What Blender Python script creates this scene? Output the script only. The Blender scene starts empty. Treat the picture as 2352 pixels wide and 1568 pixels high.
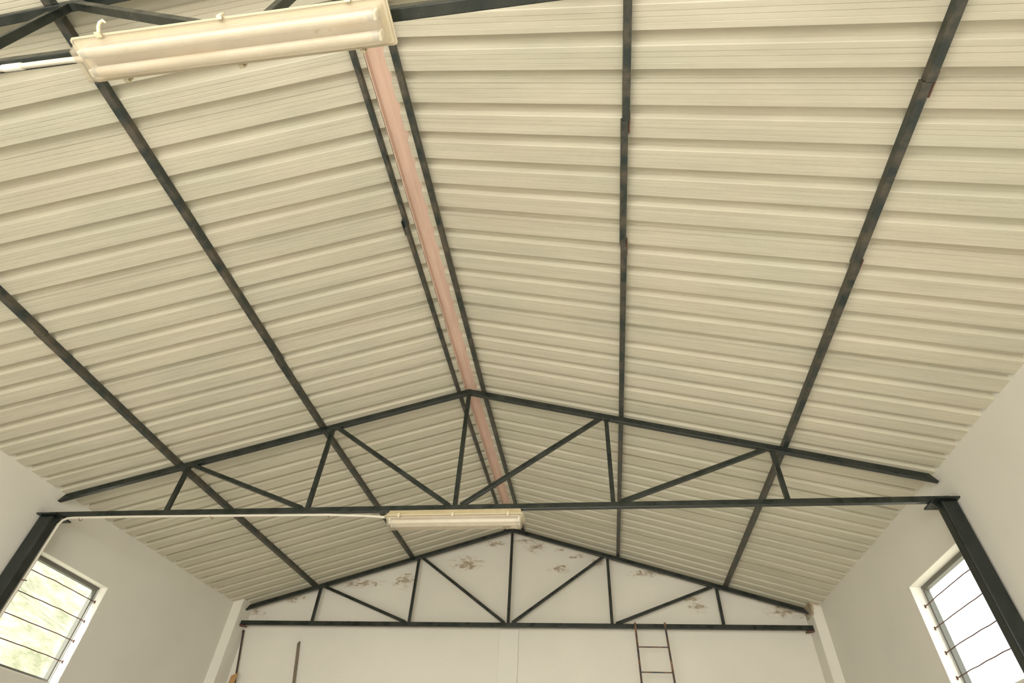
import bpy, bmesh, math, random
from mathutils import Vector, Matrix

random.seed(7)
sc = bpy.context.scene
COL = sc.collection
H = 3.96                      # height of the mid truss tie above the floor; all z below are relative to it

# ------------------------------------------------------------------ camera
yaw, pitch, roll, fpx = -0.1716, 0.7590, 0.0639, 1266.39
cy, sy, cp, sp = math.cos(yaw), math.sin(yaw), math.cos(pitch), math.sin(pitch)
F = Vector((sy*cp, cy*cp, sp)); R0 = Vector((cy, -sy, 0)); U0 = R0.cross(F)
Rv = math.cos(roll)*R0 + math.sin(roll)*U0
Uv = -math.sin(roll)*R0 + math.cos(roll)*U0
cd = bpy.data.cameras.new('camera'); cam = bpy.data.objects.new('camera', cd); COL.objects.link(cam)
cd.sensor_width = 36; cd.lens = fpx/2352*36; cd.clip_start = 0.02; cd.clip_end = 500
m = Matrix((Rv, Uv, -F)).transposed().to_4x4(); m.translation = Vector((1.2332, 0, H-2.3621))
cam.matrix_world = m
sc.camera = cam

# ------------------------------------------------------------------ world, sun, exposure
sc.view_settings.view_transform = 'Standard'; sc.view_settings.look = 'None'
sc.view_settings.gamma = 1; sc.view_settings.use_curve_mapping = False
sc.view_settings.exposure = 0.34
sc.cycles.max_bounces = 14; sc.cycles.diffuse_bounces = 10
w = bpy.data.worlds.new('sky'); sc.world = w; w.use_nodes = True
bg = w.node_tree.nodes['Background']; bg.inputs[0].default_value = (0.93, 0.97, 1.0, 1); bg.inputs[1].default_value = 3.6
sd = bpy.data.lights.new('sun', 'SUN'); sd.energy = 8.5; sd.angle = 0.03; sd.color = (1.0, 0.96, 0.90)
so = bpy.data.objects.new('sun', sd); COL.objects.link(so)
so.rotation_euler = Vector((0.17, 1.0, -0.40)).to_track_quat('-Z', 'Y').to_euler()
# daylight through the open front gateway
ad = bpy.data.lights.new('gateway_daylight', 'AREA'); ad.shape = 'RECTANGLE'; ad.size = 6.0; ad.size_y = 3.3
ad.energy = 270; ad.color = (1.0, 0.97, 0.92)
ao = bpy.data.objects.new('gateway_daylight', ad); COL.objects.link(ao)
ao.location = (0, -3.25, 1.7); ao.rotation_euler = (math.radians(90), 0, 0)

# ------------------------------------------------------------------ materials
def mat(name, col, rough=.6, metal=0., spec=.5):
    m = bpy.data.materials.new(name); m.use_nodes = True
    b = m.node_tree.nodes['Principled BSDF']
    b.inputs['Base Color'].default_value = (*col, 1); b.inputs['Roughness'].default_value = rough
    b.inputs['Metallic'].default_value = metal; b.inputs['Specular IOR Level'].default_value = spec
    return m, m.node_tree, b
def node(nt, t, **k):
    n = nt.nodes.new(t)
    for a, v in k.items(): setattr(n, a, v)
    return n
def coords(nt, scale):
    tc = node(nt, 'ShaderNodeTexCoord'); mp = node(nt, 'ShaderNodeMapping')
    mp.inputs['Scale'].default_value = scale
    nt.links.new(tc.outputs['Object'], mp.inputs['Vector']); return mp.outputs[0]
def noise(nt, vec, scale, detail=4, rough=.55):
    n = node(nt, 'ShaderNodeTexNoise'); n.inputs['Scale'].default_value = scale
    n.inputs['Detail'].default_value = detail; n.inputs['Roughness'].default_value = rough
    nt.links.new(vec, n.inputs['Vector']); return n.outputs['Fac']
def ramp(nt, fac, stops):
    r = node(nt, 'ShaderNodeValToRGB'); el = r.color_ramp.elements
    while len(el) < len(stops): el.new(.5)
    for e, (p, c) in zip(el, stops): e.position = p; e.color = (*c, 1) if len(c) == 3 else c
    nt.links.new(fac, r.inputs[0]); return r.outputs[0]
def mix(nt, fac, a, b, mode='MIX'):
    n = node(nt, 'ShaderNodeMix', data_type='RGBA', blend_type=mode)
    for sock, v in ((n.inputs[0], fac), (n.inputs[6], a), (n.inputs[7], b)):
        if isinstance(v, (int, float)): sock.default_value = v
        elif isinstance(v, tuple): sock.default_value = (*v, 1)
        else: nt.links.new(v, sock)
    return n.outputs[2]
def bump(nt, b, fac, strength, dist=.002):
    n = node(nt, 'ShaderNodeBump'); n.inputs['Strength'].default_value = strength; n.inputs['Distance'].default_value = dist
    nt.links.new(fac, n.inputs['Height']); nt.links.new(n.outputs[0], b.inputs['Normal'])
def math_(nt, op, a, b=None, c=None):
    n = node(nt, 'ShaderNodeMath', operation=op)
    for i, v in enumerate((a, b, c)):
        if v is None: continue
        if isinstance(v, (int, float)): n.inputs[i].default_value = v
        else: nt.links.new(v, n.inputs[i])
    return n.outputs[0]

# cream enamelled roof sheet with faint streaks running down the slope
M_sheet, nt, b = mat('cream_roof_sheet', (.66, .60, .45), .42, 0, .35)
v = coords(nt, (.35, 9, 1)); f1 = noise(nt, v, 3.0, 5); f2 = noise(nt, coords(nt, (.8, 2.2, 1)), 1.3, 4)
c1 = ramp(nt, f1, [(.3, (.475, .44, .345)), (.62, (.54, .505, .40))])
c2 = ramp(nt, f2, [(.35, (.84, .90, .88)), (.6, (1, 1, 1))])
nt.links.new(mix(nt, .45, c1, c2, 'MULTIPLY'), b.inputs['Base Color'])
bump(nt, b, noise(nt, coords(nt, (1.2, 7, 1)), 2.0, 3), .25, .004)

# dark green painted steel with worn patches, dust and rust freckles
def steel(name, base, dust, amount, rough=.42):
    m, nt, b = mat(name, base, rough, 0, .5)
    f = noise(nt, coords(nt, (1, 1, 1)), 7, 6, .65)
    c = ramp(nt, f, [(.42, base), (amount, dust)])
    g = noise(nt, coords(nt, (1, 1, 1)), 60, 3, .7)
    c = mix(nt, ramp(nt, g, [(.70, (0, 0, 0)), (.78, (1, 1, 1))]), c, (.30, .27, .22))
    nt.links.new(c, b.inputs['Base Color'])
    nt.links.new(ramp(nt, f, [(.35, (rough-.12,)*3), (.7, (rough+.2,)*3)]), b.inputs['Roughness'])
    return m
M_truss = steel('dark_green_truss_paint', (.010, .015, .012), (.030, .033, .026), .72, .34)
M_purlin = steel('worn_green_purlin_paint', (.020, .029, .026), (.10, .082, .058), .66, .45)
M_column = steel('dark_green_column_paint', (.008, .012, .010), (.022, .026, .022), .75, .38)
M_rust = mat('rust', (.16, .055, .028), .85)[0]

# lime-washed plaster; the gable version has flaking patches listed one by one
def plaster(name, col, patches=(), weight=.20):
    m, nt, b = mat(name, col, .9, 0, .2)
    v = coords(nt, (1, 1, 1))
    f = noise(nt, v, .9, 5, .6)
    c = ramp(nt, f, [(.3, tuple(x*.93 for x in col)), (.65, col)])
    if patches:
        tc = node(nt, 'ShaderNodeTexCoord'); tot = None
        # stretched breakup noise, finer than the patches
        br = noise(nt, coords(nt, (1, 1, 2.4)), 10.5, 10, .74)
        for (px, py, pz, rx, rz) in patches:
            mp = node(nt, 'ShaderNodeMapping', vector_type='POINT')
            s = (1/rx, 1/rx if py else 0, 1/rz)
            mp.inputs['Scale'].default_value = s
            mp.inputs['Location'].default_value = (-px*s[0], -py*s[1], -pz*s[2])
            nt.links.new(tc.outputs['Object'], mp.inputs['Vector'])
            ln = node(nt, 'ShaderNodeVectorMath', operation='LENGTH'); nt.links.new(mp.outputs[0], ln.inputs[0])
            e = math_(nt, 'SUBTRACT', 1.0, ln.outputs['Value'])
            e = math_(nt, 'MAXIMUM', e, 0.0)
            tot = e if tot is None else math_(nt, 'MAXIMUM', tot, e)
        k = math_(nt, 'ADD', br, math_(nt, 'MULTIPLY', tot, weight))
        gate = math_(nt, 'GREATER_THAN', tot, .02)
        mask = math_(nt, 'MULTIPLY', ramp(nt, k, [(.635, (0, 0, 0)), (.655, (1, 1, 1))]), gate)
        under = ramp(nt, noise(nt, v, 11, 3), [(.35, (.22, .15, .09)), (.6, (.40, .36, .26))])
        c = mix(nt, mask, c, under)
        # faint damp discolouring round the flakes
        c = mix(nt, math_(nt, 'MULTIPLY', ramp(nt, k, [(.5, (0, 0, 0)), (.64, (1, 1, 1))]), math_(nt, 'MULTIPLY', gate, .35)), c, (.52, .44, .33))
        if patches: nt.links.new(c, b.inputs['Base Color'])
        bump(nt, b, math_(nt, 'SUBTRACT', noise(nt, v, 25, 4), math_(nt, 'MULTIPLY', mask, 1.5)), .5, .003)
    else:
        nt.links.new(c, b.inputs['Base Color'])
        bump(nt, b, noise(nt, coords(nt, (1, 1, .5)), 22, 5), .35, .003)
    return m
WALL = (.70, .68, .615)
M_wall = plaster('white_plaster', WALL)
M_reveal = plaster('reveal_plaster', (.82, .80, .73))
YB = 8.45
PATCH = [(.24, 0, 1.37, .26, .05), (.76, 0, 1.23, .12, .045), (1.04, 0, 1.12, .22, .05), (2.02, 0, .86, .34, .07),
         (-.74, 0, 1.02, .36, .14), (-1.67, 0, .75, .22, .16), (-.28, 0, 1.33, .22, .06), (2.66, 0, .39, .15, .10),
         (3.80, 0, .34, .30, .12), (-3.45, 0, .50, .32, .09), (-3.95, 0, .30, .18, .10), (3.60, 0, .47, .12, .04),
         (2.54, 0, .50, .2, .05), (.72, 0, .94, .2, .09), (.35, 0, 1.27, .2, .12), (-2.4, 0, .72, .5, .08), (1.3, 0, 1.02, .12, .1)]
M_gable = plaster('flaking_gable_plaster', (.73, .705, .63), [(a, 0, z+H, rx, rz) for a, _, z, rx, rz in PATCH])
M_pillar = plaster('pillar_plaster', (.74, .72, .65))
M_pillar_peeled = plaster('peeled_pillar_plaster', (.74, .72, .65), [(4.13, 0, .40+H, .22, .10), (4.06, 0, .33+H, .05, .14)], .55)
M_floor, nt, b = mat('concrete_floor', (.45, .41, .34), .8)
nt.links.new(ramp(nt, noise(nt, coords(nt, (1, 1, 1)), 1.7, 7), [(.3, (.42, .39, .34)), (.7, (.53, .50, .44))]), b.inputs['Base Color'])
M_frame = mat('grey_green_window_paint', (.13, .125, .105), .5)[0]
M_alu = mat('aluminium', (.50, .51, .50), .45, .15)[0]
M_bar = mat('rusty_bar', (.11, .05, .035), .8)[0]
M_pink, nt, b = mat('pink_ridge_underside', (.72, .50, .40), .6, 0, .3)
nt.links.new(ramp(nt, noise(nt, coords(nt, (6, .8, 6)), 3, 4), [(.35, (.58, .415, .33)), (.65, (.66, .48, .385))]), b.inputs['Base Color'])
M_conduit = mat('white_conduit', (.58, .545, .46), .45)[0]
M_sleeve = mat('white_sleeve', (.74, .72, .65), .4)[0]
M_hous, nt, b = mat('yellowed_lamp_housing', (.74, .62, .38), .5)
nt.links.new(ramp(nt, noise(nt, coords(nt, (3, 3, 3)), 3, 5), [(.3, (.56, .45, .26)), (.65, (.66, .57, .37))]), b.inputs['Base Color'])
M_gasket = mat('brown_gasket', (.16, .12, .08), .8)[0]
M_clip = mat('yellowed_clip', (.60, .54, .39), .4)[0]
M_tube = mat('fluorescent_tube_glass', (.66, .63, .56), .25)[0]
M_refl = mat('reflector_tray', (.62, .545, .47), .5)[0]
# clear ribbed lamp cover: partly see-through, dusty
M_cover = bpy.data.materials.new('clear_dusty_cover'); M_cover.use_nodes = True
nt = M_cover.node_tree; nt.nodes.remove(nt.nodes['Principled BSDF']); out = nt.nodes['Material Output']
tr = node(nt, 'ShaderNodeBsdfTransparent'); tr.inputs[0].default_value = (1, .985, .96, 1)
pb = node(nt, 'ShaderNodeBsdfPrincipled'); pb.inputs['Roughness'].default_value = .22
sp_ = ramp(nt, noise(nt, coords(nt, (1, 1, 1)), 38, 3, .6), [(.25, (.30, .24, .15)), (.31, (.62, .57, .46))])
st_ = mix(nt, ramp(nt, noise(nt, coords(nt, (.8, 5, 1)), 3, 4), [(.55, (0, 0, 0)), (.75, (.6, .6, .6))]), sp_, (.70, .50, .26))
nt.links.new(st_, pb.inputs['Base Color'])
mx = node(nt, 'ShaderNodeMixShader')
nt.links.new(ramp(nt, noise(nt, coords(nt, (1, 1, 1)), 5, 4), [(.3, (.15,)*3), (.7, (.28,)*3)]), mx.inputs[0])
nt.links.new(tr.outputs[0], mx.inputs[1]); nt.links.new(pb.outputs[0], mx.inputs[2]); nt.links.new(mx.outputs[0], out.inputs[0])
# window glass: clear with a weak reflection
M_glass = bpy.data.materials.new('window_glass'); M_glass.use_nodes = True
nt = M_glass.node_tree; nt.nodes.remove(nt.nodes['Principled BSDF']); out = nt.nodes['Material Output']
tr = node(nt, 'ShaderNodeBsdfTransparent'); tr.inputs[0].default_value = (.95, .97, .95, 1)
gl = node(nt, 'ShaderNodeBsdfGlossy'); gl.inputs['Roughness'].default_value = .05
mx = node(nt, 'ShaderNodeMixShader'); mx.inputs[0].default_value = .05
nt.links.new(tr.outputs[0], mx.inputs[1]); nt.links.new(gl.outputs[0], mx.inputs[2])
nt.links.new(mx.outputs[0], out.inputs[0])
def ladder_mat():
    m, nt, b = mat('rusty_blue_ladder_steel', (.08, .06, .05), .7)
    f = noise(nt, coords(nt, (1, 1, 1)), 9, 5, .6)
    nt.links.new(ramp(nt, f, [(.38, (.035, .045, .06)), (.5, (.10, .065, .05)), (.62, (.22, .11, .05)), (.72, (.30, .25, .2))]), b.inputs['Base Color'])
    return m
M_ladder = ladder_mat()
M_pole = mat('dark_brown_pole_paint', (.045, .028, .022), .6)[0]
M_stick, nt, b = mat('weathered_wood', (.17, .135, .095), .85)
nt.links.new(ramp(nt, noise(nt, coords(nt, (9, 9, 1)), 4, 5), [(.3, (.12, .095, .065)), (.7, (.23, .19, .13))]), b.inputs['Base Color'])
M_plank, nt, b = mat('yellow_pine', (.42, .24, .09), .7)
nt.links.new(ramp(nt, noise(nt, coords(nt, (14, 14, 1)), 3, 5), [(.3, (.34, .18, .06)), (.7, (.50, .30, .13))]), b.inputs['Base Color'])
M_grass, nt, b = mat('dry_hillside_grass', (.45, .45, .2), .95, 0, .1)
g1 = noise(nt, coords(nt, (1, 1, 1)), 1.3, 8, .75)
nt.links.new(ramp(nt, g1, [(.36, (.16, .16, .095)), (.46, (.235, .22, .15)), (.55, (.29, .27, .20)), (.68, (.38, .36, .29))]), b.inputs['Base Color'])
M_yard = mat('pale_yard_ground', (.55, .50, .40), .9)[0]

# ------------------------------------------------------------------ mesh helpers
ORG = {}
class MB:
    def __init__(s): s.bm = bmesh.new()
    def box(s, lo, hi):
        vs = [s.bm.verts.new((x, y, z)) for x in (lo[0], hi[0]) for y in (lo[1], hi[1]) for z in (lo[2], hi[2])]
        for f in ((0, 1, 3, 2), (4, 6, 7, 5), (0, 4, 5, 1), (2, 3, 7, 6), (0, 2, 6, 4), (1, 5, 7, 3)): s.bm.faces.new([vs[i] for i in f])
        return s
    def hexa(s, a, b):                      # two matching quads -> closed prism
        va = [s.bm.verts.new(p) for p in a]; vb = [s.bm.verts.new(p) for p in b]; n = len(a)
        s.bm.faces.new(va[::-1]); s.bm.faces.new(vb)
        for i in range(n): s.bm.faces.new((va[i], va[(i+1) % n], vb[(i+1) % n], vb[i]))
        return s
    def bar(s, p, q, wy, wn, up=(0, 1, 0)):  # rectangular bar; wy along 'up', wn across
        p, q = Vector(p), Vector(q); d = (q-p).normalized(); u = Vector(up); u = (u-d*u.dot(d)).normalized(); n = d.cross(u)
        c = [(u*a*wy/2 + n*b_*wn/2) for a, b_ in ((-1, -1), (1, -1), (1, 1), (-1, 1))]
        return s.hexa([p+k for k in c], [q+k for k in c])
    def tube(s, pts, r, seg=12, cap=True):
        pts = [Vector(p) for p in pts]; rings = []; ref = Vector((.13, .21, .97))
        for i, p in enumerate(pts):
            d = (pts[min(i+1, len(pts)-1)] - pts[max(i-1, 0)]).normalized()
            a = (ref-d*ref.dot(d)).normalized() if abs(ref.dot(d)) < .95 else Vector((1, 0, 0)); a = (a-d*a.dot(d)).normalized(); ref = a
            b_ = d.cross(a); rr = r[i] if isinstance(r, (list, tuple)) else r
            rings.append([s.bm.verts.new(p + (a*math.cos(t)+b_*math.sin(t))*rr) for t in [2*math.pi*k/seg for k in range(seg)]])
        for r0, r1 in zip(rings, rings[1:]):
            for k in range(seg): s.bm.faces.new((r0[k], r0[(k+1) % seg], r1[(k+1) % seg], r1[k]))
        if cap: s.bm.faces.new(rings[0][::-1]); s.bm.faces.new(rings[-1])
        return s
    def loops(s, rings, cap0=True, cap1=True):
        vr = [[s.bm.verts.new(p) for p in r] for r in rings]; n = len(vr[0])
        for a, b_ in zip(vr, vr[1:]):
            for k in range(n): s.bm.faces.new((a[k], a[(k+1) % n], b_[(k+1) % n], b_[k]))
        if cap0: s.bm.faces.new(vr[0][::-1])
        if cap1: s.bm.faces.new(vr[-1])
        return s
    def build(s, name, material, parent=None, bevel=0, smooth=False):
        bmesh.ops.recalc_face_normals(s.bm, faces=s.bm.faces)
        off = Vector((0, 0, H)) - (ORG[parent.name] if parent else Vector((0, 0, 0)))
        bmesh.ops.translate(s.bm, verts=s.bm.verts, vec=off)
        me = bpy.data.meshes.new(name); s.bm.to_mesh(me); s.bm.free()
        o = bpy.data.objects.new(name, me); COL.objects.link(o); me.materials.append(material)
        if parent: o.parent = parent; ORG[o.name] = ORG[parent.name]
        if bevel:
            bv = o.modifiers.new('edge', 'BEVEL'); bv.width = bevel; bv.segments = 2; bv.limit_method = 'ANGLE'
        if smooth:
            for p in me.polygons: p.use_smooth = True
            try: me.set_sharp_from_angle(angle=math.radians(40))
            except Exception: pass
        return o
def empty(name, loc, label=None, cat=None, group=None, kind=None):
    o = bpy.data.objects.new(name, None); COL.objects.link(o)
    o.location = (loc[0], loc[1], loc[2]+H); ORG[o.name] = Vector(o.location); o.empty_display_size = .1
    return tag(o, label, cat, group, kind)
def tag(o, label=None, cat=None, group=None, kind=None):
    for k, v_ in (('label', label), ('category', cat), ('group', group), ('kind', kind)):
        if v_: o[k] = v_
    return o

# ------------------------------------------------------------------ roof geometry functions
def lerp(t, a, b): return a + (b-a)*t
def apex(y):                 # truss apex centre line
    if y < 4.61: return 1.345 + .0035*(y-4.61)
    return 1.345 + .0375*(y-4.61)
def slope(y): return .2795 if y < 4.61 else .2795 + .0038*(y-4.61)
def zc(x, y): return apex(y) - slope(y)*abs(x)      # centre line of the top chords
PAN = .088                   # underside of the sheet pans above that line
Y0, Y1_, Y2 = .59, 4.611, 8.292
YF = -3.2
def XL(y): return -4.237 + .010*(y-3.8)
XR = 4.192

# ------------------------------------------------------------------ setting: walls, floor
FL = -H
tag(MB().box((-4.5, YF-.2, FL-.2), (4.5, YB+.25, FL)).build('floor', M_floor), kind='structure')
def wall_side(name, side, wy0, wy1, wz0, wz1):
    X = XL if side < 0 else (lambda y: XR)
    t = .155*side
    m_ = MB()
    def seg(y0, y1, z0, z1f):
        top0, top1 = (z1f(y0), z1f(y1)) if callable(z1f) else (z1f, z1f)
        a = [(X(y0), y0, z0), (X(y0)+t, y0, z0), (X(y0)+t, y0, top0), (X(y0), y0, top0)]
        c = [(X(y1), y1, z0), (X(y1)+t, y1, z0), (X(y1)+t, y1, top1), (X(y1), y1, top1)]
        m_.hexa(a, c)
    top = lambda y: zc(4.2, y)+PAN+.06
    y = YF
    for b0 in BAYS:
        seg(y, b0, FL, top); y = b0+1.03
        seg(b0, y, FL, wz0); seg(b0, y, wz1, top)
    seg(y, wy0, FL, top)
    seg(wy0, wy1, FL, wz0); seg(wy0, wy1, wz1, top)
    seg(wy1, Y1_+1.6, FL, top); seg(Y1_+1.6, YB+.2, FL, top)
    return tag(m_.build(name, M_wall), kind='structure')
BAYS = (-2.3, 1.4)          # same windows in the two bays nearer the gateway
LW = (4.775, 5.795, -1.255, -.298)
RW = (4.775, 5.818, -1.245, -.274)
wall_side('wall_left', -1, *LW)
wall_side('wall_right', 1, *RW)
# back gable wall
ms = MB()
xs = [-4.45, -2.2, 0, 2.2, 4.45]
ms.hexa([(x, YB, FL) for x in (-4.45, 4.45)] + [(x, YB, zc(x, YB)+PAN+.055) for x in xs[::-1]],
        [(x, YB+.2, FL) for x in (-4.45, 4.45)] + [(x, YB+.2, zc(x, YB+.2)+PAN+.055) for x in xs[::-1]])
tag(ms.build('wall_back', M_gable), kind='structure')
# front gable wall with a wide open gateway
ms = MB()
ms.box((-4.45, YF-.2, FL), (-3.1, YF, -.45)).box((3.1, YF-.2, FL), (4.45, YF, -.45))
ms.hexa([(x, YF-.2, -.45) for x in (-4.45, 4.45)] + [(x, YF-.2, zc(x, YF)+PAN+.055) for x in xs[::-1]],
        [(x, YF, -.45) for x in (-4.45, 4.45)] + [(x, YF, zc(x, YF)+PAN+.055) for x in xs[::-1]])
tag(ms.build('wall_front', M_wall), kind='structure')
# plaster pillars: two corner pillars and a shallow centre pilaster
tag(MB().hexa([(XL(8.15)-.05, 8.15, FL), (-4.045, 8.15, FL), (-4.045, YB+.05, FL), (XL(8.15)-.05, YB+.05, FL)],
              [(XL(8.15)-.05, 8.15, zc(4.2, 8.2)+PAN+.03), (-4.045, 8.15, zc(4.045, 8.2)+PAN+.01), (-4.045, YB+.05, zc(4.045, 8.4)+PAN+.01), (XL(8.15)-.05, YB+.05, zc(4.2, 8.4)+PAN+.03)]
              ).build('trim_1', M_pillar, bevel=.006), label='white plaster pillar in the back left corner', kind='structure')
tag(MB().hexa([(4.062, 8.15, FL), (4.24, 8.15, FL), (4.24, YB+.05, FL), (4.062, YB+.05, FL)],
              [(4.062, 8.15, zc(4.062, 8.2)+PAN+.01), (4.24, 8.15, zc(4.2, 8.2)+PAN+.02), (4.24, YB+.05, zc(4.2, 8.4)+PAN+.02), (4.062, YB+.05, zc(4.062, 8.4)+PAN+.01)]
              ).build('trim_2', M_pillar_peeled, bevel=.006), label='white plaster pillar with a peeled top in the back right corner', kind='structure')
tag(MB().box((-.137, YB-.03, FL), (.135, YB+.02, .075)).build('trim_3', M_pillar, bevel=.004), label='shallow white pilaster in the middle of the back wall', kind='structure')

# ------------------------------------------------------------------ ceiling of trapezoidal steel sheets
def profile(phase):
    P = .2045; pts = []; k0 = int((YF-.3-phase)/P)-1
    y = phase + k0*P; k = k0
    while y < YB+.25:
        lap = (k % 5 == 0)
        h = .046
        pts += [(y, 0), (y+.002, .006), (y+.010, h-.004), (y+.013, h)]
        if lap: pts += [(y+.056, h), (y+.064, h-.004), (y+.0665, .012), (y+.067, -.004), (y+.073, -.004), (y+.0745, 0)]
        else:   pts += [(y+.061, h), (y+.065, h-.002), (y+.080, .003), (y+.084, 0)]
        for c in (.112, .140, .170):
            d = .0030 if c != .170 else .0012
            pts += [(y+c, 0), (y+c+.0025, d), (y+c+.005, 0)]
        y += P; k += 1
    return [p for p in pts if YF-.25 <= p[0] <= YB+.22]
bm = MB()
for side, phase in ((-1, 1.235), (1, 1.272)):
    pr = profile(phase)
    xsn = [.064 if side < 0 else .072, .6, 1.2, 1.8, 2.4, 3.0, 3.6, 4.1, 4.46]
    grid = []
    rnd = random.Random(3+side)
    for i, x in enumerate(xsn):
        grid.append([bm.bm.verts.new((side*x, y, zc(x, y)+PAN+dz)) for (y, dz) in pr])
    for a, b_ in zip(grid, grid[1:]):
        for k in range(len(pr)-1): bm.bm.faces.new((a[k], a[k+1], b_[k+1], b_[k]))
ce = bm.build('ceiling', M_sheet)
# make the underside face down, then give the metal a thickness upward
for p in ce.data.polygons:
    pass
tag(ce, 'cream painted corrugated metal roof seen from below', kind='structure')
if sum(p.normal.z*p.area for p in ce.data.polygons) > 0: ce.data.flip_normals()
sol = ce.modifiers.new('sheet_thickness', 'SOLIDIFY'); sol.thickness = .0015; sol.offset = -1

# pink ridge cap above the gap
rc = MB()
ys = [YF+.005, 0, 2.3, Y1_, 6.5, YB-.005]
def capring(y):
    z = apex(y)+PAN
    s_ = slope(y)
    # (x, height above the pan plane)
    o = [(-.245, .049), (-.060, .049), (-.058, -.008), (-.052, -.008), (-.052, .049), (0, .050), (.245, .049), (.245, .053), (0, .055), (-.245, .053)]
    return [(x, y, z - s_*abs(x) + dz + (.003 if dz > 0 else 0)) for x, dz in o]
rc.loops([capring(y) for y in ys])
tag(rc.build('ridge_cap', M_pink), 'long pink metal ridge cap showing through the gap at the roof peak', 'ridge cap')

# ------------------------------------------------------------------ purlins
def purlin(xa, xb, xc_, label, group, ends=(), wdt=.042, hgt=.052):
    """xa, xb, xc_: x at the near, mid and back trusses."""
    def X(y): return lerp((y-Y0)/(Y1_-Y0), xa, xb) if y < Y1_ else lerp((y-Y1_)/(Y2-Y1_), xb, xc_)
    o = empty('steel_purlin', (X(YF), YF, zc(X(YF), YF)), label, 'purlin', group)
    cuts = [YF] + list(ends) + [YB+.02]
    for i, (y0, y1) in enumerate(zip(cuts, cuts[1:])):
        jog = .004*(-1)**i if ends else 0
        mb = MB(); ysn = [y0] + [yy for yy in (Y0, Y1_) if y0 < yy < y1] + [y1]; rings = []
        for y in ysn:
            x = X(y)+jog; s_ = -math.copysign(slope(y), x); zb = zc(x, y)+PAN-hgt
            rings.append([(x-wdt/2, y, zb-s_*0-abs(0)+s_*(-wdt/2)), (x+wdt/2, y, zb+s_*(wdt/2)), (x+wdt/2, y, zb+hgt+s_*(wdt/2)), (x-wdt/2, y, zb+hgt-s_*(wdt/2))])
        mb.loops(rings).build('purlin_length', M_purlin, o, bevel=.004)
    for y in ends:
        x = X(y); z = zc(x, y)+PAN-hgt
        sg = 1 if x > 0 else -1
        MB().bar((x+sg*.024, y-.055, z+.02), (x+sg*.024, y+.075, z+.02), .008, .045, (1, 0, 0)).build('splice_plate', M_bar if sg > 0 else M_purlin, o)
    return o
G = 'steel purlins under the roof sheets'
purlin(-.120, -.118, -.118, 'thin dark green purlin just left of the pink ridge cap', G, (2.45,), .029)
purlin(.155, .156, .158, 'dark green purlin just right of the pink ridge cap', G, (), .043)
purlin(1.568, 1.588, 1.603, 'dark green purlin halfway down the right slope, upright in the picture', G, (1.56, 2.50))
purlin(3.000, 3.035, 3.068, 'dark green purlin lowest on the right roof slope', G, (1.33, 2.49))
purlin(-1.565, -1.568, -1.575, 'worn green purlin halfway down the left slope, passing over the near lamp', G, (3.55,))
purlin(-3.030, -3.050, -3.055, 'worn green purlin lowest on the left roof slope', G, (2.65,))

# ------------------------------------------------------------------ trusses
def truss(Y, zb, az, ln, xl, xr, tl, tr, label, ends=False, hb=.052, wb=.046, ht=.060):
    o = empty('roof_truss', (0, Y, zb), label, 'roof truss', 'steel trusses carrying the roof')
    sl = slope(Y); tz = lambda x: az - sl*abs(x)
    MB().box((xl, Y-wb/2, zb-hb/2), (xr, Y+wb/2, zb+hb/2)).build('bottom_chord', M_truss, o, bevel=.004)
    c = math.sqrt(1+sl*sl)*ht/2
    for sg, xe in ((-1, tl), (1, tr)):
        a = [(0, Y-wb/2, tz(0)+c), (0, Y-wb/2, tz(0)-c), (xe-sg*.0, Y-wb/2, tz(xe)-c), (xe-sg*.05, Y-wb/2, tz(xe-sg*.05)+c)]
        MB().hexa(a, [(x, Y+wb/2, z) for x, _, z in a]).build('top_chord', M_truss, o, bevel=.004)
    s_ = .040
    for x in (-ln[1], -ln[0], 0, ln[0], ln[1]):
        MB().box((x-s_/2, Y-s_/2, zb+hb/2-.004), (x+s_/2, Y+s_/2, tz(x)-c+.012)).build('post', M_truss, o, bevel=.003)
    for sg in (-1, 1):
        for xb_, xt in ((0, ln[0]), (ln[0], ln[1])):
            p = Vector((sg*(xb_+.055), Y, zb+hb/2)); q = Vector((sg*(xt-.06), Y, tz(xt-.06)-c+.004))
            MB().bar(p, q, s_, s_).build('diagonal', M_truss, o, bevel=.003)
    if ends:
        for sg, xe in ((-1, xl), (1, xr)):
            MB().hexa([(xe, Y-.03, zb-hb/2), (xe, Y+.03, zb-hb/2), (xe-sg*.10, Y+.03, zb-hb/2-.012), (xe-sg*.10, Y-.03, zb-hb/2-.012)],
                      [(xe, Y-.03, zb-hb/2-.016), (xe, Y+.03, zb-hb/2-.016), (xe-sg*.10, Y+.03, zb-hb/2-.028), (xe-sg*.10, Y-.03, zb-hb/2-.028)]).build('end_bracket', M_bar, o)
    return o
truss(Y0, -.018, 1.334, (1.44, 2.925), -4.15, 4.15, -4.15, 4.12, 'nearest dark green roof truss overhead, partly hidden by the big lamp')
truss(Y1_, -.008, 1.345, (1.44, 2.915), -4.20, 4.18, -4.20, 4.165, 'middle dark green roof truss resting on two steel columns')
truss(Y2, .086, 1.481, (1.448, 2.93), -4.042, 4.058, -4.042, 4.058, 'farthest dark green roof truss close in front of the back wall', ends=True, hb=.06)

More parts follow.
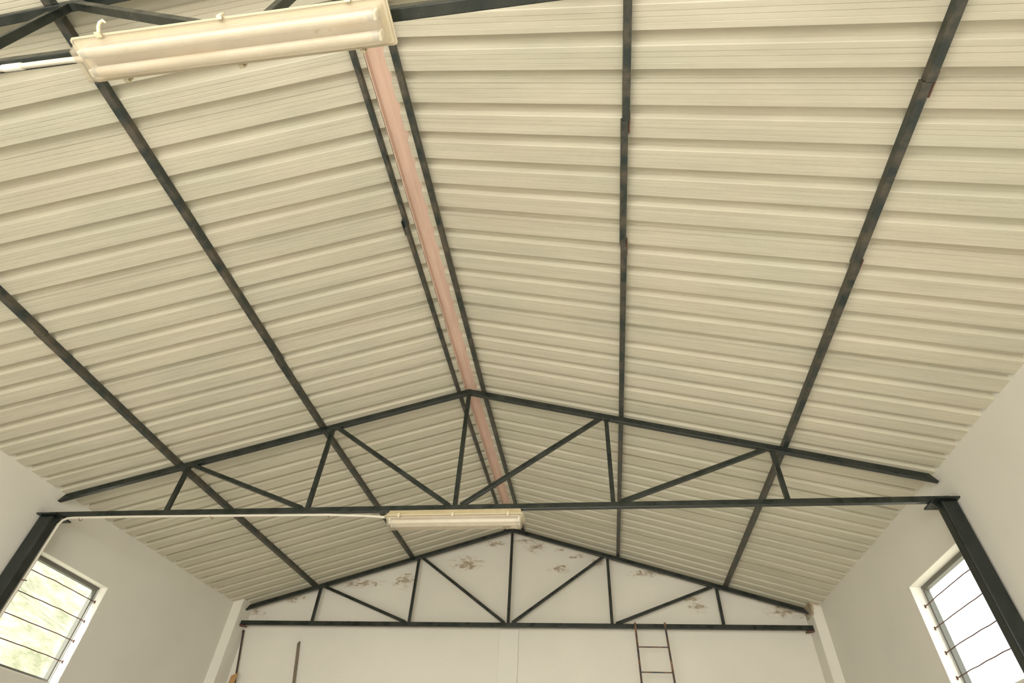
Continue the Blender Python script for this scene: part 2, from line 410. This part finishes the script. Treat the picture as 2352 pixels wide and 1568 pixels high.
# ------------------------------------------------------------------ steel columns
def column(x0, x1, label):
    o = empty('steel_column', ((x0+x1)/2, Y1_, FL), label, 'column', 'steel columns under the middle truss')
    yc = Y1_-.036
    # rolled H section: two flanges across x, web between
    MB().box((x0, yc-.048, FL+.015), (x1, yc+.048, -.05)).build('shaft', M_column, o, bevel=.012)
    sg = 1 if x0 > 0 else -1
    xa, xb = ((x0-.055, x1+.012) if sg > 0 else (x0-.012, x1+.055))
    MB().box((xa, yc-.085, -.05), (xb, yc+.13, -.036)).build('cap_plate', M_column, o, bevel=.002)
    xi = x0 if sg > 0 else x1
    MB().hexa([(xi, yc-.004, -.05), (xi-sg*.05, yc-.004, -.05), (xi, yc-.004, -.12)],
              [(xi, yc+.004, -.05), (xi-sg*.05, yc+.004, -.05), (xi, yc+.004, -.12)]).build('gusset', M_column, o)
    MB().box((x0-.04, yc-.11, FL), (x1+.012, yc+.11, FL+.015)).build('base_plate', M_column, o)
column(-4.212, -4.060, 'dark steel column against the left wall beside the window')
column(4.056, 4.180, 'dark steel column against the right wall in front of the window')

# ------------------------------------------------------------------ windows with security rods
def window(name, side, wy0, wy1, wz0, wz1, rods):
    ym = (wy0+wy1)/2; X = XL(ym) if side < 0 else XR
    o = empty(name, (X, ym, wz0), None, None, None, 'structure')
    xf = X+side*.095
    # bright plastered reveal lining
    rv = MB()
    e = .004
    xa, xb = X-side*.002, X+side*.152
    lo, hi = min(xa, xb), max(xa, xb)
    rv.box((lo, wy1-e, wz0), (hi, wy1+.006, wz1)).box((lo, wy0-.006, wz0), (hi, wy0+e, wz1))
    rv.box((lo, wy0, wz1-e), (hi, wy1, wz1+.006)).box((lo, wy0, wz0-.006), (hi, wy1, wz0+e))
    rv.build('reveal', M_reveal, o)
    # outer steel frame
    fr = MB(); t = .042; x0, x1 = sorted((xf, xf+side*.05))
    fr.box((x0, wy0+e, wz0+e), (x1, wy0+t, wz1-e)).box((x0, wy1-t, wz0+e), (x1, wy1-e, wz1-e))
    fr.box((x0, wy0+t, wz0+e), (x1, wy1-t, wz0+t)).box((x0, wy0+t, wz1-t), (x1, wy1-t, wz1-e))
    fo = fr.build('window_frame', M_frame, o, bevel=.003)
    # slim bright track on the far jamb
    x2, x3 = sorted((xf-side*.005, xf+side*.002))
    MB().box((x2, wy1-t*.52, wz0+.01), (x3, wy1-t*.30, wz1-.03)).build('jamb_strip', M_alu, fo)
    xg = xf+side*.03
    MB().box((xg-.002, wy0+t, wz0+t), (xg+.002, wy1-t, wz1-t)).build('pane', M_glass, o)
    xr = X+side*.06
    for z in rods:
        r_ = random.Random(int(z*1000)); pts = []
        for i in range(9):
            s_ = i/8
            pts.append((xr+r_.uniform(-.002, .002), lerp(s_, wy0+.004, wy1-.004), z + .010*math.sin(s_*3.1)*r_.uniform(.2, 1) - .006*(1-s_)))
        MB().tube(pts, .0042, 8).build('security_rod', M_bar, o, smooth=True)
        MB().box((xr-.004, wy1-.016, z-.014), (xr+.004, wy1-.004, z+.014)).build('rod_anchor', M_bar, o)
    return o
window('window_1', -1, *LW, (-.455, -.655, -.850, -1.045))
window('window_2', 1, *RW, (-.452, -.640, -.838, -1.030))
for k, wy in enumerate(BAYS): window('window_%d' % (3+2*k), -1, wy, wy+1.03, LW[2], LW[3], ()); window('window_%d' % (4+2*k), 1, wy, wy+1.03, RW[2], RW[3], ())

# ------------------------------------------------------------------ fluorescent lamps
def rrect(cx, cy_, hx, hy, r, z, seg=5):
    out = []
    for (sx, sy_, a0) in ((1, 1, 0), (-1, 1, 90), (-1, -1, 180), (1, -1, 270)):
        for k in range(seg+1):
            a = math.radians(a0+90*k/seg); out.append((cx+sx*(hx-r)+r*math.cos(a), cy_+sy_*(hy-r)+r*math.sin(a), z))
    return out
def lamp(cx, cy_, zt, label, open_clip=False, rot=0.):
    o = empty('fluorescent_lamp', (cx, cy_, zt), label, 'lamp', 'twin-tube ceiling lamps')
    h = MB(); hx, hy = .640, .084
    h.loops([rrect(cx, cy_, .605, .056, .012, zt), rrect(cx, cy_, .609, .060, .012, zt-.003), rrect(cx, cy_, .626, .073, .012, zt-.052), rrect(cx, cy_, .629, .076, .012, zt-.056)])
    ho = h.build('housing', M_hous, o, smooth=True)
    MB().loops([rrect(cx, cy_, hx-.012, hy-.008, .012, zt-.052), rrect(cx, cy_, hx-.001, hy-.001, .014, zt-.055), rrect(cx, cy_, hx, hy, .014, zt-.058), rrect(cx, cy_, hx-.001, hy-.001, .014, zt-.0615), rrect(cx, cy_, hx-.006, hy-.006, .012, zt-.062)]).build('rim', M_clip, o, smooth=True)
    MB().loops([rrect(cx, cy_, .598, .056, .01, zt-.063), rrect(cx, cy_, .598, .056, .01, zt-.070)]).build('reflector', M_refl, o)
    MB().loops([rrect(cx, cy_, .632, .0775, .012, zt-.0618), rrect(cx, cy_, .632, .0775, .012, zt-.0650)], False, False).build('gasket', M_gasket, o)
    # cover: flanged clear trough
    cv = MB()
    outer = [rrect(cx, cy_, .634, .079, .012, zt-.0648), rrect(cx, cy_, .638, .082, .012, zt-.067), rrect(cx, cy_, .634, .079, .012, zt-.0697), rrect(cx, cy_, .624, .071, .012, zt-.070), rrect(cx, cy_, .613, .062, .014, zt-.132), rrect(cx, cy_, .603, .052, .012, zt-.142)]
    inner = [rrect(cx, cy_, .602, .051, .012, zt-.1395), rrect(cx, cy_, .6105, .060, .014, zt-.131), rrect(cx, cy_, .621, .069, .012, zt-.0665)]
    cv.loops(outer + inner, False, False)
    vs = cv.bm.verts; vs.ensure_lookup_table(); n = len(outer[0])
    # bottom plate: close between outer bottom and inner bottom rings
    cv.bm.faces.new([vs[5*n+i] for i in range(n)]); cv.bm.faces.new([vs[6*n+i] for i in range(n)])
    for i in range(n):
        fdel = [f for f in cv.bm.faces if set(f.verts) == {vs[5*n+i], vs[5*n+(i+1) % n], vs[6*n+(i+1) % n], vs[6*n+i]}]
        bmesh.ops.delete(cv.bm, geom=fdel, context='FACES_ONLY')
    cv.build('diffuser', M_cover, o, smooth=True)
    for sy_ in (-1, 1):
        yy = cy_+sy_*.034; zz = zt-.100
        t = MB().tube([(cx-.585, yy, zz), (cx+.585, yy, zz)], .0185, 24).build('tube', M_tube, o, smooth=True)
        for sx in (-1, 1):
            MB().tube([(cx+sx*.567, yy, zz), (cx+sx*.588, yy, zz)], .0190, 24).build('tube_cap', M_alu, t, smooth=True)
            MB().box((min(cx+sx*.586, cx+sx*.60), yy-.014, zz-.016), (max(cx+sx*.586, cx+sx*.60), yy+.014, zt-.066)).build('socket', M_sleeve, o, bevel=.003)
    for sy_ in (-1, 1):
        for i, fx in enumerate((-.50, 0, .50)):
            x = cx+fx; y = cy_+sy_*.088
            if open_clip and sy_ < 0 and i == 0:
                pts = [(x, y+.004, zt-.076), (x, y-.006, zt-.064), (x-.004, y-.016, zt-.048), (x, y-.026, zt-.034), (x+.012, y-.030, zt-.026), (x+.022, y-.022, zt-.030)]
                MB().tube(pts, [.006, .007, .007, .007, .007, .004], 8).build('latch', M_clip, o, smooth=True)
                MB().box((x-.012, y-.008, zt-.082), (x+.012, y+.012, zt-.074)).build('latch_foot', M_clip, o, bevel=.002)
                continue
            c = MB()
            prof = [(y+sy_*.000, zt-.040), (y+sy_*.006, zt-.044), (y+sy_*.007, zt-.074), (y-sy_*.006, zt-.080), (y-sy_*.008, zt-.076), (y+sy_*.001, zt-.071), (y+sy_*.0, zt-.050)]
            c.hexa([(x-.010, a, b_) for a, b_ in prof], [(x+.010, a, b_) for a, b_ in prof])
            c.build('latch', M_clip, o, bevel=.001)
    # short hanger bolts up to the truss tie
    for fx in (-.42, .42):
        MB().box((cx+fx-.02, cy_-.012, zt), (cx+fx+.02, cy_+.012, zt+.012)).build('hanger', M_alu, o)
    return o
lamp(-.034, .586, -.056, 'large close twin-tube fluorescent lamp at the top left with an open latch', True)
lamp(.010, 4.615, -.046, 'smaller far twin-tube fluorescent lamp under the middle truss, above the back wall peak')

# ------------------------------------------------------------------ conduits
cb = empty('electrical_conduit', (-4.04, Y1_, FL), 'white cable conduit running along the middle truss tie and down the left column', 'conduit')
pts = [(-.640, 4.590, -.095), (-.80, 4.590, -.080), (-1.2, 4.590, -.062), (-2.4, 4.592, -.052), (-3.2, 4.592, -.047), (-3.90, 4.592, -.048), (-3.96, 4.595, -.053), (-4.00, 4.600, -.070), (-4.026, 4.61, -.100), (-4.043, 4.625, -.15), (-4.052, 4.634, -.22), (-4.053, 4.636, -2.0), (-4.053, 4.636, FL+.3)]
MB().tube(pts, .0115, 12).build('pipe', M_conduit, cb, smooth=True)
for x in (-3.813, -2.389, -1.205):
    hook = [(x+.010*math.cos(a), 4.589, -.0555+.016*math.sin(a)) for a in [math.radians(d) for d in range(-150, 121, 30)]]
    hook = [(x, 4.605-.02*math.cos(a), -.055+.019*math.sin(a)) for a in [math.radians(d) for d in range(-200, 60, 26)]]
    MB().tube(hook, .003, 6).build('clip', M_rust, cb, smooth=True)
for z in (-.647, -1.6, -2.6):
    MB().tube([(-4.058, 4.605, z), (-4.036, 4.612, z), (-4.028, 4.63, z+.003), (-4.032, 4.652, z+.008)], .0045, 6).build('clip', M_bar, cb, smooth=True)
cn = empty('electrical_conduit', (-4.0, .59, -.05), 'white cable conduit joining the near lamp from the left edge, with a thicker coupling sleeve', 'conduit')
MB().tube([(-.672, .592, -.070), (-.80, .592, -.058), (-1.2, .592, -.053), (-2.5, .592, -.052), (-4.1, .592, -.052)], .0115, 14).build('pipe', M_conduit, cn, smooth=True)
MB().tube([(-1.00, .592, -.0555), (-1.09, .592, -.054)], [.0145, .0145], 16).build('coupling_sleeve', M_sleeve, cn, smooth=True)

# ------------------------------------------------------------------ ladder, poles, plank at the back
ld = empty('steel_ladder', (1.95, 7.62, FL), 'rusty steel ladder leaning against the farthest truss, right of the wall pilaster', 'ladder')
top, bot = (8.228, .118), (7.62, FL)
def ly(z): return lerp((z-bot[1])/(top[1]-bot[1]), bot[0], top[0])
def lx(z, s): return (1.755 if s < 0 else 2.150) + (.004 if s < 0 else .022)*(top[1]-z)*.9
for s in (-1, 1):
    MB().tube([(lx(z, s), ly(z), z) for z in (FL, -2, top[1])], .013, 10).build('rail', M_ladder, ld, smooth=True)
k = 0; z = -.195
while z > FL+.15:
    MB().tube([(lx(z, -1), ly(z), z), (lx(z, 1), ly(z), z)], .008, 8).build('rung', M_ladder, ld, smooth=True); z -= .303
p1 = empty('metal_pole', (-3.16, 8.36, FL), 'thin dark brown pole leaning into the back left corner under the truss end', 'pole')
MB().tube([(-4.025, 8.395, .005), (-3.16, 8.36, FL)], .013, 10).build('shaft', M_pole, p1, smooth=True)
MB().tube([(-4.027, 8.395, .013), (-4.022, 8.395, -.012)], .0165, 10).build('end_cap', M_pole, p1, smooth=True)
st = MB().hexa([(-3.122, 8.405, -.15), (-3.093, 8.405, -.12), (-3.093, 8.43, -.12), (-3.122, 8.43, -.15)],
               [(-2.355, 8.26, FL), (-2.325, 8.26, FL), (-2.325, 8.285, FL), (-2.355, 8.285, FL)]).build('wooden_stick', M_stick, bevel=.002)
tag(st, 'grey weathered wooden stick leaning on the back wall, left half', 'stick')
pk = MB().hexa([(-3.915, 8.305, -.60), (-3.835, 8.305, -.565), (-3.835, 8.33, -.565), (-3.915, 8.33, -.60)],
               [(-4.03, 7.99, FL), (-3.93, 7.99, FL), (-3.93, 8.02, FL), (-4.03, 8.02, FL)]).build('wooden_plank', M_plank, bevel=.002)
tag(pk, 'yellow pine plank standing in the back left corner beside the dark pole', 'plank')

# ------------------------------------------------------------------ outdoors: yard and hillside
yd = MB(); yd.box((-60, -60, FL-.4), (60, 60, FL-.21)); tag(yd.build('yard', M_yard), 'pale ground outside the building', kind='structure')
hb = bmesh.new(); n = 48; rr = random.Random(5); gr = []
for i in range(n+1):
    row = []
    for j in range(n+1):
        x = -7.0 - i*.55; y = -12 + j*1.0
        zz = FL-.3 + max(0, i-1)*.55*.80 + .35*math.sin(x*.7+y*.3) * min(1, i/6) + .25*math.sin(y*.9-x*.4)*min(1, i/6)
        row.append(hb.verts.new((x, y, zz+H)))
    gr.append(row)
for i in range(n):
    for j in range(n): hb.faces.new((gr[i][j], gr[i][j+1], gr[i+1][j+1], gr[i+1][j]))
bmesh.ops.recalc_face_normals(hb, faces=hb.faces)
me = bpy.data.meshes.new('hillside'); hb.to_mesh(me); hb.free()
ho = bpy.data.objects.new('hillside', me); COL.objects.link(ho); me.materials.append(M_grass)
tag(ho, 'dry grassy hillside outside the left window', kind='structure')
